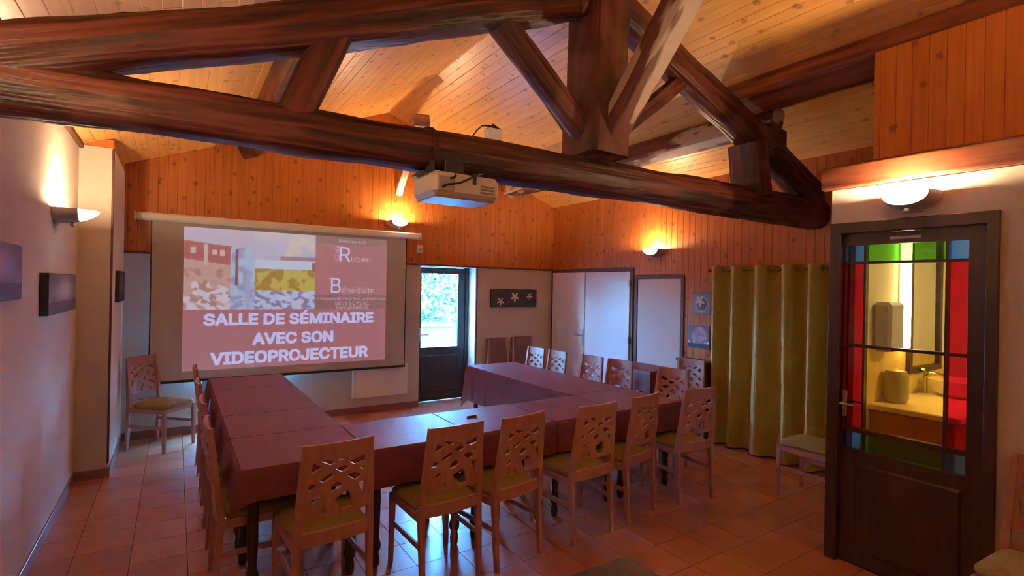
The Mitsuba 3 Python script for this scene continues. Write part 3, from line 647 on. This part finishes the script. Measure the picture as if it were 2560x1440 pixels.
def post(s):
    pts = []
    for z, y, w, d in ((0.0, -0.235, 0.026, 0.026), (0.44, -0.205, 0.034, 0.038), (0.95, -0.262, 0.026, 0.022)):
        pts.append((z, y, w, d))
    v = []
    for z, y, w, d in pts:
        cx = s * (half(max(z, 0.43)) - 0.014) if z > 0.2 else s * 0.186
        for dx, dy in ((-1, -1), (1, -1), (1, 1), (-1, 1)):
            v.append((cx + dx * w / 2, y + dy * d / 2, z))
    v = np.array(v)
    return cat_([hull(v[:8]), hull(v[4:])])
def front_leg(s):
    a = np.array([(s * 0.192 + dx * 0.017, 0.205 + dy * 0.017, 0.44) for dx in (-1, 1) for dy in (-1, 1)])
    b = np.array([(s * 0.196 + dx * 0.012, 0.212 + dy * 0.012, 0.0) for dx in (-1, 1) for dy in (-1, 1)])
    return hull(np.vstack([a, b]))
seat_frame = cat_([box(-0.205, 0.205, 0.185, 0.213, 0.395, 0.445, 0.004), box(-0.205, -0.18, -0.21, 0.2, 0.395, 0.445, 0.004), box(0.18, 0.205, -0.21, 0.2, 0.395, 0.445, 0.004)])
stretch = lambda s: box(s * 0.19 - 0.009, s * 0.19 + 0.009, -0.225, 0.205, 0.235, 0.268, 0.004)
def cushion_mesh(w0=0.19, w1=0.222, d=0.215, z0=0.445, z1=0.492):
    n, rows = 40, []
    a = np.linspace(0, 2 * np.pi, n, endpoint=False)
    cx, cy = np.sign(np.cos(a)) * abs(np.cos(a)) ** 0.35, np.sign(np.sin(a)) * abs(np.sin(a)) ** 0.35
    prof = [(0.96, 0.0), (1.0, 0.30), (1.0, 0.55), (0.95, 0.82), (0.80, 1.0), (0.5, 1.18), (0.2, 1.25)]
    v = []
    for r, t in prof:
        w = w0 + (w1 - w0) * (cy * r + 1) / 2
        v.append(np.stack([cx * r * w, cy * r * d + 0.01, np.full(n, z0 + (z1 - z0) * t)], 1))
    v = np.vstack(v + [[[0, 0.01, z0 + (z1 - z0) * 1.26]], [[0, 0.01, z0]]])
    f = []
    for i in range(len(prof) - 1):
        for k in range(n):
            p, q = i * n + k, i * n + (k + 1) % n
            f += [[p, q, q + n], [p, q + n, p + n]]
    e = (len(prof) - 1) * n
    for k in range(n):
        f.append([e + k, e + (k + 1) % n, len(v) - 2]); f.append([(k + 1) % n, k, len(v) - 1])
    return trimesh.Trimesh(v, f, process=False)
CHAIR = {'back_panel': (mikit.ply(back_panel, 'mat_chair_wood', 40),), 'back_rail': (mikit.ply(back_rail, 'mat_chair_wood'),),
         'rear_leg': (mikit.ply(post(-1), 'mat_chair_wood'), mikit.ply(post(1), 'mat_chair_wood')), 'front_leg': (mikit.ply(front_leg(-1), 'mat_chair_wood'), mikit.ply(front_leg(1), 'mat_chair_wood')),
         'seat_frame': (mikit.ply(seat_frame, 'mat_chair_wood'),), 'stretcher': (mikit.ply(stretch(-1), 'mat_chair_wood'), mikit.ply(stretch(1), 'mat_chair_wood')),
         'seat_cushion': (mikit.ply(cushion_mesh(), 'mat_seat', 50),)}
solid = cat_([bend(box(-0.19 + i * 0.0475, -0.1425 + i * 0.0475, -0.011, 0.011, 0.50, 0.955, 0.0)) for i in range(8)])
SOLID = {**CHAIR, 'back_panel': (mikit.ply(solid, 'mat_brown_back'),)}
def chair(x, y, rz, label, group, kit=CHAIR, z=0.0):
    """rz: degrees; at 0 the chair faces +y."""
    t = thing('dining_chair', label, 'chair', group)
    M = T().translate([x, y, z]).rotate([0, 0, 1], rz)
    for name, plies in kit.items():
        for p in plies:
            obj(name, {**p, 'to_world': M}, None, t)
    return t
G1, G2, G3 = 'lattice-back chairs along the near side of the tables', 'lattice-back chairs along the left row of tables', 'lattice-back chairs along the far right row of tables'
W = 'pale lattice-back chair with olive seat, '
for (x, y, rz, l) in ((0.70, 2.95, 3, 'at the near left table corner, nearest the camera'), (1.375, 2.945, 2, 'second from the left along the near side'), (1.825, 2.945, 9, 'third from the left along the near side'),
                      (2.475, 2.945, 3, 'fourth from the left, after a wide gap'), (2.99, 3.00, 12, 'fifth from the left along the near side'), (3.69, 2.98, -6, 'at the right end of the near side')):
    chair(x, y, rz, W + l, G1)
for (y, l) in ((3.42, 'nearest one seen edge-on along the left table row'), (4.10, 'second one seen edge-on along the left table row'), (4.88, 'third one seen edge-on along the left table row'), (5.70, 'farthest one seen edge-on before the screen')):
    chair(0.435, y, -90, W + l, G2)
for (x, y, rz, l) in ((3.85, 5.66, 92, 'farthest of the right row, before the flower picture'), (3.88, 5.24, 90, 'second farthest of the right row, bluish in the daylight'), (3.96, 4.66, 92, 'in front of the closed white cupboard door'),
                      (4.02, 4.24, 94, 'beside the small cloth-covered table'), (4.04, 3.50, 96, 'at the near end of the right row')):
    chair(x, y, rz, W + l, G3)
chair(4.86, 3.93, 92, W + 'against the pine boards below the pink flower print', None)
chair(-0.10, 6.58, -132, W + 'alone in the corner left of the projection screen', None)
chair(4.58, 2.25, 0, W + 'half hidden behind the stained glass door partition', None)
chair(3.37, 0.63, 90, W + 'cut off at the lower right edge', None)
chair(4.30, 6.72, 182, 'plain brown solid-back chair against the back wall, left one under the flower picture', None, SOLID)
chair(4.75, 6.72, 178, 'plain brown solid-back chair against the back wall, right one under the flower picture', None, SOLID)

# ------------------------------------------------------------------ tables and cloths
ZT = 0.76
leg_prof = [(0, 0.0), (0.020, 0.0), (0.026, 0.015), (0.028, 0.05), (0.022, 0.09), (0.034, 0.115), (0.036, 0.14), (0.026, 0.17), (0.024, 0.20), (0.029, 0.30), (0.031, 0.42), (0.027, 0.52), (0.034, 0.55), (0.036, 0.58), (0.036, 0.72), (0, 0.72)]
leg_ply = mikit.ply(lathe(leg_prof), 'mat_leg_wood', 40)
def table(x0, x1, y0, y1, label, group='cloth-covered tables of the U', z=ZT - 0.006):
    t = thing('table', label, 'table', group)
    obj('table_top', box(x0 + 0.006, x1 - 0.006, y0 + 0.006, y1 - 0.006, z - 0.028, z, 0.004), 'mat_leg_wood', t)
    obj('apron', cat_([box(x0 + 0.05, x1 - 0.05, y0 + 0.05, y0 + 0.07, z - 0.11, z - 0.028, 0), box(x0 + 0.05, x1 - 0.05, y1 - 0.07, y1 - 0.05, z - 0.11, z - 0.028, 0),
                       box(x0 + 0.05, x0 + 0.07, y0 + 0.05, y1 - 0.05, z - 0.11, z - 0.028, 0), box(x1 - 0.07, x1 - 0.05, y0 + 0.05, y1 - 0.05, z - 0.11, z - 0.028, 0)]), 'mat_leg_wood', t)
    for x, y in ((x0 + 0.075, y0 + 0.1), (x1 - 0.075, y0 + 0.1), (x0 + 0.075, y1 - 0.1), (x1 - 0.075, y1 - 0.1)):
        obj('leg', {**leg_ply, 'to_world': T().translate([x, y, 0])}, None, t)
    return t
def cloth(x0, x1, y0, y1, drops, label, seed, mat='mat_cloth', z=ZT, group='dark red cloths on the tables of the U', corner=1.0):
    """drops: {'x0','x1','y0','y1'} -> drop of the overhang; sides without one end at the table edge."""
    r = np.random.default_rng(seed)
    nx, ny = 24, 24
    u, v = np.meshgrid(np.linspace(x0 + 0.002, x1 - 0.002, nx), np.linspace(y0 + 0.002, y1 - 0.002, ny))
    zz = z + 0.0012 * meshkit.fbm(np.stack([u * 6, v * 6, u * 0 + seed], -1), 2, seed)
    V = np.stack([u, v, zz], -1).reshape(-1, 3)
    i, j = np.meshgrid(np.arange(nx - 1), np.arange(ny - 1)); a = (j * nx + i).ravel()
    top = trimesh.Trimesh(V, np.vstack([np.stack([a, a + 1, a + nx + 1], 1), np.stack([a, a + nx + 1, a + nx], 1)]), process=False)
    ms = [top]
    C = {'y0': ((x0, y0), (x1, y0), (0, -1)), 'x1': ((x1, y0), (x1, y1), (1, 0)), 'y1': ((x1, y1), (x0, y1), (0, 1)), 'x0': ((x0, y1), (x0, y0), (-1, 0))}
    order = ['y0', 'x1', 'y1', 'x0']
    for q, s in enumerate(order):
        if s not in drops:
            continue
        p0, p1, n = map(np.array, C[s])
        L = np.linalg.norm(p1 - p0)
        before, after = order[q - 1] in drops, order[(q + 1) % 4] in drops
        ts = np.linspace(0, 1, max(12, int(L / 0.025)))
        nrm = np.tile(n.astype(float), (len(ts), 1))
        P = p0 + (p1 - p0) * ts[:, None]
        ext = np.zeros(len(ts))
        if after:
            n2 = np.array(C[order[(q + 1) % 4]][2], float)
            w = np.clip((ts * L - (L - 0.10)) / 0.10, 0, 1) ** 2
            nrm = nrm + n2 * w[:, None]; ext += w
        if before:
            n2 = np.array(C[order[q - 1]][2], float)
            w = np.clip((0.10 - ts * L) / 0.10, 0, 1) ** 2
            nrm = nrm + n2 * w[:, None]; ext += w
        ph = r.uniform(0, 6)
        wave = np.sin(ts * L * 19 + ph) * 0.6 + np.sin(ts * L * 41 + ph * 2) * 0.4
        wave = wave * (1 - ext) + ext * 1.5
        D = drops[s] * (1 + 0.28 * ext * corner)
        rows = []
        for k in (0, 0.04, 0.12, 0.3, 0.5, 0.75, 1.0):
            off = (0.004 + 0.010 * min(1, k * 8) + 0.022 * k + 0.014 * k * wave)
            rows.append(np.column_stack([P + nrm * off[:, None] if k > 0 else P, z - D * k + (0.0012 if k == 0 else 0)]))
        V = np.vstack(rows); m = len(ts); f = []
        for a in range(len(rows) - 1):
            for b in range(m - 1):
                o = a * m + b
                f += [[o, o + m, o + m + 1], [o, o + m + 1, o + 1]]
        ms.append(trimesh.Trimesh(V, f, process=False))
    g = cat_(ms); g.merge_vertices()
    return tag(obj('tablecloth', g, mat, smooth=45), label, 'tablecloth', group)
TB = [  # x0, x1, y0, y1, overhangs, words
    (0.302, 0.985, 3.04, 3.695, dict(y0=0.16, x0=0.20), 'at the near left corner of the U'),
    (0.302, 0.985, 3.70, 4.345, dict(x0=0.20, x1=0.16), 'second in the left row'),
    (0.302, 0.985, 4.35, 5.425, dict(x0=0.20, x1=0.18), 'long, third in the left row'),
    (0.302, 0.985, 5.43, 6.12, dict(x0=0.20, x1=0.18, y1=0.2), 'farthest in the left row, before the screen'),
    (0.99, 1.69, 3.04, 3.70, dict(y0=0.225, y1=0.22), 'first from the left in the near row'),
    (1.695, 2.395, 3.04, 3.70, dict(y0=0.225, y1=0.22), 'middle of the near row'),
    (2.40, 3.10, 3.04, 3.70, dict(y0=0.225, y1=0.22), 'right of the middle in the near row'),
    (3.105, 3.815, 3.04, 3.735, dict(y0=0.225, x1=0.2), 'at the near right corner of the U'),
    (3.105, 3.815, 3.74, 4.785, dict(x0=0.40, x1=0.21), 'long, in the middle of the right row'),
    (3.105, 3.815, 4.79, 5.76, dict(x0=0.42, x1=0.21, y1=0.35), 'farthest in the right row, by the glazed door')]
for i, (x0, x1, y0, y1, dr_, words) in enumerate(TB):
    table(x0, x1, y0, y1, 'cloth-covered table with dark turned legs, ' + words)
    cloth(x0, x1, y0, y1, dr_, 'dark red tablecloth on the table ' + words, 40 + i)
table(4.86, 5.36, 4.33, 4.96, 'small table under a cloth in front of the pink door', None)
cloth(4.86, 5.36, 4.33, 4.96, dict(x0=0.25, y0=0.25, y1=0.25), 'dark red cloth, bluish in the daylight, on the small table by the pink door', 77, 'mat_cloth', group=None)
bt = thing('black_table', 'black table top at the bottom edge, nearest the camera', 'table')
obj('table_top', box(0.62, 1.46, 0.60, 1.404, 0.71, 0.74, 0.006), 'mat_black_table', bt)
for x in (0.68, 1.40):
    for y in (0.66, 1.34):
        obj('leg', box(x - 0.022, x + 0.022, y - 0.022, y + 0.022, 0, 0.712, 0.004), 'mat_black_table', bt)
tag(obj('pen', tube([(1.86, 3.44, ZT + 0.007), (1.95, 3.455, ZT + 0.007)], 0.006), 'mat_trim'), 'small brown pen lying on the near row of tables', 'pen')
cb = thing('cabinet', 'small dark brown cabinet against the pine wall beside the yellow curtain', 'cabinet')
obj('body', box(5.21, 5.39, 3.80, 4.22, 0, 0.90, 0.006), 'mat_trim', cb)
obj('top', box(5.20, 5.394, 3.785, 4.235, 0.90, 0.925, 0.005), 'mat_trim', cb)

# ------------------------------------------------------------------ curtain
n, m = 240, 26
YC0, YC1 = 2.30, 3.775
yy, zz = np.meshgrid(np.linspace(YC0, YC1, n), np.linspace(0.02, 2.045, m))
ph = yy * 2 * np.pi / 0.27 + 0.5 * np.sin(yy * 5.0) + 0.25 * (1 - zz / 2) * np.sin(yy * 9)
A = 0.078 + 0.012 * np.sin(yy * 3.1)
xx = 5.265 + A * np.sign(np.sin(ph)) * abs(np.sin(ph)) ** 0.75 - 0.03 * np.clip(1 - zz / 0.5, 0, 1) * (0.5 + 0.5 * np.sin(yy * 7))
yb = yy + 0.02 * (1 - zz / 2.05) * np.sin(yy * 6)
V = np.stack([xx, yb, zz], -1).reshape(-1, 3)
i, j = np.meshgrid(np.arange(n - 1), np.arange(m - 1)); a = (j * n + i).ravel()
cm = trimesh.Trimesh(V, np.vstack([np.stack([a, a + 1, a + n + 1], 1), np.stack([a, a + n + 1, a + n], 1)]), process=False)
cu = thing('curtain', 'olive yellow eyelet curtain hanging to the floor on the right wall', 'curtain')
obj('fabric', cm, 'mat_curtain', cu, smooth=True)
for q in range(7):
    obj('eyelet', trimesh.creation.torus(0.026, 0.006, 20, 8, transform=trimesh.transformations.rotation_matrix(math.pi / 2 - 0.35 * (-1) ** q, [0, 0, 1]) @ trimesh.transformations.rotation_matrix(math.pi / 2, [1, 0, 0])).apply_translation([5.265, 2.36 + q * 0.2115, 2.0]), 'mat_curtain_ring', cu)
rod = thing('curtain_rod', 'thin brown curtain rod with a round end above the yellow curtain', 'curtain rod')
obj('rod', tube([(5.265, 2.0, 2.0), (5.265, 3.80, 2.0)], 0.012, 10), 'mat_curtain_ring', rod)
obj('finial', trimesh.creation.icosphere(2, 0.022).apply_translation([5.265, 3.815, 2.0]), 'mat_curtain_ring', rod, smooth=True)
for y in (2.1, 3.785):
    obj('bracket', box(5.255, XR - 0.012, y - 0.008, y + 0.008, 1.985, 2.0, 0.002), 'mat_curtain_ring', rod)

# ------------------------------------------------------------------ pictures
def petals(u, v, cu, cv, r, asp=1.0, k=5, rot=0.3):
    du, dv = (u - cu) * asp, v - cv
    d, th = np.hypot(du, dv), np.arctan2(dv, du) + rot
    return np.clip((r * (0.62 + 0.38 * np.cos(th * k)) - d) / (0.18 * r) + 0.5, 0, 1)
def picture(name, label, w, h, paint, M, edge='mat_black', depth=0.03, nx=70, ny=60, group=None):
    """Canvas in local x-z, facing -y; M places its lower left back corner."""
    t = thing(name, label, 'picture', group)
    obj('canvas', mikit.ply(box(0, w, -depth, 0, 0, h, 0.003), edge, False, to_world=M), None, t)
    s, c = grid_sheet(w - 0.006, h - 0.006, nx, ny, paint)
    s.apply_translation([0.003, -depth - 0.0008, 0.003])
    obj('print', mikit.ply(s, 'mat_print', False, color=c, to_world=M), None, t + '__canvas')
def p_flowers(u, v):
    n_ = meshkit.fbm(np.stack([u * 12, v * 5, u * 0], -1), 3, 2)[:, None]
    c = np.array([0.028, 0.024, 0.026]) + 0.035 * n_
    for cu, cv, r in ((0.20, 0.30, 0.24), (0.51, 0.56, 0.30), (0.84, 0.62, 0.22)):
        f = petals(u, v, cu, cv, r, 3.05)[:, None]
        c = c * (1 - f) + f * (np.array([0.55, 0.42, 0.38]) + 0.15 * n_)
    return c
picture('flower_picture', 'wide dark canvas with three pale flowers on the back wall, right of the glazed door', 0.886, 0.286, p_flowers, T().translate([4.166, YB, 1.443]), nx=120, ny=48)
def p_bowl(u, v):
    c = np.tile(np.array([0.30, 0.27, 0.26]), (len(u), 1))
    c[v < 0.86] = (0.26, 0.25, 0.27); c[v > 0.86] = (0.22, 0.20, 0.19)
    d = np.hypot(u - 0.55, (v - 0.42))
    c[d < 0.34] = (0.42, 0.40, 0.38); c[d < 0.28] = (0.10, 0.11, 0.14)
    f = petals(u, v, 0.45, 0.55, 0.26)[:, None]
    return c * (1 - f) + f * np.array([0.62, 0.56, 0.50])
def p_pink(u, v):
    n_ = meshkit.fbm(np.stack([u * 7, v * 7, u * 0], -1), 3, 5)
    c = np.tile(np.array([0.20, 0.17, 0.24]), (len(u), 1))
    m = np.clip((0.40 - np.hypot((u - 0.52), (v - 0.55)) + 0.16 * (n_ - 0.5)) * 10, 0, 1)[:, None]
    c = c * (1 - m) + m * (np.array([0.46, 0.32, 0.40]) * (0.6 + 0.7 * n_[:, None]))
    c[(v < 0.18)] = (0.06, 0.06, 0.10)
    m = ((v < 0.32) & (v > 0.2) & (n_ > 0.42) & ((u < 0.3) | (u > 0.75))); c[m] = (0.66, 0.60, 0.60)
    return c
MR = lambda y, z: T().translate([XR - 0.014, y, z]).rotate([0, 0, 1], -90)
picture('bowl_picture', 'small square grey print of a white flower in a bowl, left of the yellow curtain', 0.275, 0.285, p_bowl, MR(4.152, 1.476), 'mat_grey_plastic', 0.02)
picture('rose_picture', 'small square mauve flower print below the grey bowl print', 0.30, 0.285, p_pink, MR(4.186, 1.058), 'mat_grey_plastic', 0.02)
def p_mist(seed, a, b, c_):
    def fn(u, v):
        n_ = meshkit.fbm(np.stack([u * 3.2, v * 3.2, u * 0], -1), 3, seed)[:, None]
        m = np.exp(-(((u - 0.55) / 0.28) ** 2 + ((v - 0.58) / 0.3) ** 2))[:, None]
        c = np.array(a) * (0.55 + 0.9 * n_) + m * np.array(b)
        c[v < 0.3] = c[v < 0.3] * 0.45 + np.array(c_)
        return c
    return fn
ML = lambda y, z: T().translate([XL, y, z]).rotate([0, 0, 1], 90)
picture('mist_picture', 'framed picture of a pale blossom on grey brown, below the left wall sconce', 1.06, 0.275, p_mist(4, (0.16, 0.11, 0.10), (0.30, 0.24, 0.24), (0.01, 0.0, 0.0)), ML(4.335, 1.515), 'mat_black', 0.045)
picture('violet_picture', 'violet blue canvas on the left wall at the left edge of the photograph', 0.95, 0.285, p_mist(9, (0.16, 0.13, 0.26), (0.22, 0.18, 0.30), (0.03, 0.03, 0.10)), ML(2.78, 1.64), 'mat_black', 0.03)
picture('pier_picture', 'narrow dark picture on the side of the plaster pier', 0.62, 0.30, p_mist(14, (0.05, 0.03, 0.05), (0.05, 0.03, 0.04), (0.01, 0.0, 0.01)), T().translate([XP, 6.12, 1.542]).rotate([0, 0, 1], 90), 'mat_black', 0.03)

# ------------------------------------------------------------------ washroom behind the stained glass
YWR = 1.63
wl = thing('washroom_light', 'tall bright light strip seen through the amber glass', 'lamp')
obj('tube', mikit.ply(box(4.48, 4.57, YWR - 0.05, YWR - 0.012, 1.36, 2.25, 0.006), 'mat_lamp_glass', False, emitter=emit(np.array([1.0, 0.95, 0.85]) * 25, 0.7)), None, wl)
obj('base', box(4.465, 4.585, YWR - 0.012, YWR, 1.34, 2.27, 0.003), 'mat_white', wl)
mr = thing('washroom_mirror', 'mirror in a brown wooden frame seen through the amber glass', 'mirror')
obj('frame', shell(rect(4.62, 5.24, 1.16, 2.30).difference(rect(4.665, 5.195, 1.205, 2.255)), 'y', YWR - 0.03, YWR), 'mat_leg_wood', mr)
obj('glass', box(4.66, 5.20, YWR - 0.012, YWR - 0.002, 1.20, 2.26, 0), 'mat_mirror', mr)
td = thing('towel_dispenser', 'beige paper towel dispenser on the washroom wall seen through the amber glass', 'dispenser')
obj('body', box(4.06, 4.28, YWR - 0.11, YWR, 1.36, 1.70, 0.02), 'mat_grey_plastic', td)
obj('slot', box(4.09, 4.25, YWR - 0.112, YWR - 0.10, 1.365, 1.38, 0.002), 'mat_black', td)
vb = thing('washroom_vanity', 'washroom washstand with a white basin seen through the amber glass', 'washstand')
obj('cabinet', box(4.04, 5.35, 1.16, YWR - 0.002, 0.02, 0.96, 0.006), 'mat_vanity', vb)
obj('worktop', box(4.02, 5.36, 1.13, YWR - 0.002, 0.96, 1.0, 0.006), 'mat_white', vb)
basin = lathe([(0, 0.02), (0.10, 0.02), (0.16, 0.06), (0.19, 0.125), (0.20, 0.125), (0.20, 0.115), (0.17, 0.03), (0.11, 0.0), (0, 0.0)], 28)
obj('basin', basin.apply_translation([4.92, 1.38, 1.0]), 'mat_white', vb, smooth=40)
obj('tap', cat_([tube([(4.86, 1.585, 1.0), (4.86, 1.585, 1.12), (4.87, 1.55, 1.16), (4.89, 1.48, 1.15), (4.89, 1.47, 1.13)], 0.016), tube([(4.86, 1.585, 1.13), (4.86, 1.59, 1.17), (4.80, 1.58, 1.19)], 0.010)]), 'mat_steel', vb, smooth=40)
rb = thing('paper_bin', 'rounded bin on the washstand seen through the lower amber glass', 'bin')
obj('body', lathe([(0, 0), (0.062, 0), (0.075, 0.03), (0.075, 0.18), (0.06, 0.22), (0, 0.235)], 28).apply_translation([4.24, 1.55, 1.002]), 'mat_mirror' if False else 'mat_grey_plastic', rb, smooth=40)
wc = thing('washroom_fill_lamp', 'round ceiling lamp added out of view to light the washroom', 'lamp')
obj('shade', mikit.ply(trimesh.creation.cylinder(0.16, 0.05, sections=28).apply_translation([4.75, 0.1, 2.46]), 'mat_lamp_glass', False, emitter=emit(np.array([1.0, 0.90, 0.70]) * 60, 1.5)), None, wc)  # unseen lamp, added to light the room behind the coloured panes

# ------------------------------------------------------------------ garden outside
tag(obj('terrace', box(-8, 14, YB + 0.3, 30, -0.35, -0.06, 0), 'mat_terrace'), 'pale terrace outside the glazed door', kind='structure')
gw = thing('garden_wall', 'low pale garden wall beyond the glazed door', 'wall')
obj('body', box(-6, 12, 11.4, 11.65, -0.1, 0.78, 0.01), 'mat_stone', gw)
obj('coping', box(-6, 12, 11.34, 11.71, 0.78, 0.86, 0.015), 'mat_terrace', gw)
N = 9000
c = np.stack([rng.uniform(-5, 11, N), rng.uniform(12.0, 13.4, N), rng.uniform(0.3, 2.75, N)], 1)
c[:, 2] *= 0.75 + 0.35 * meshkit.noise(np.stack([c[:, 0] * 0.9, c[:, 1] * 0, c[:, 0] * 0], -1), 3)
ax = rng.normal(size=(N, 3)); ax /= np.linalg.norm(ax, axis=1, keepdims=True)
bx = np.cross(ax, rng.normal(size=(N, 3))); bx /= np.linalg.norm(bx, axis=1, keepdims=True)
sz = rng.uniform(0.05, 0.12, N)[:, None]
V = np.stack([c + ax * sz, c + bx * sz * 0.55, c - ax * sz, c - bx * sz * 0.55], 1).reshape(-1, 3)
q = np.arange(N)[:, None] * 4
hd = thing('hedge', 'leafy green hedge above the garden wall seen through the glazed door', 'hedge')
k = obj('foliage', trimesh.Trimesh(V, np.vstack([q + [0, 1, 2], q + [0, 2, 3]]), process=False), 'mat_leaf', hd); labels[k] = {'kind': 'stuff'}
for x in np.arange(-4.5, 11, 1.5):
    obj('stem', tube([(x, 12.6, -0.1), (x + 0.05, 12.65, 1.0), (x - 0.05, 12.7, 1.9)], 0.03), 'mat_trim', hd)
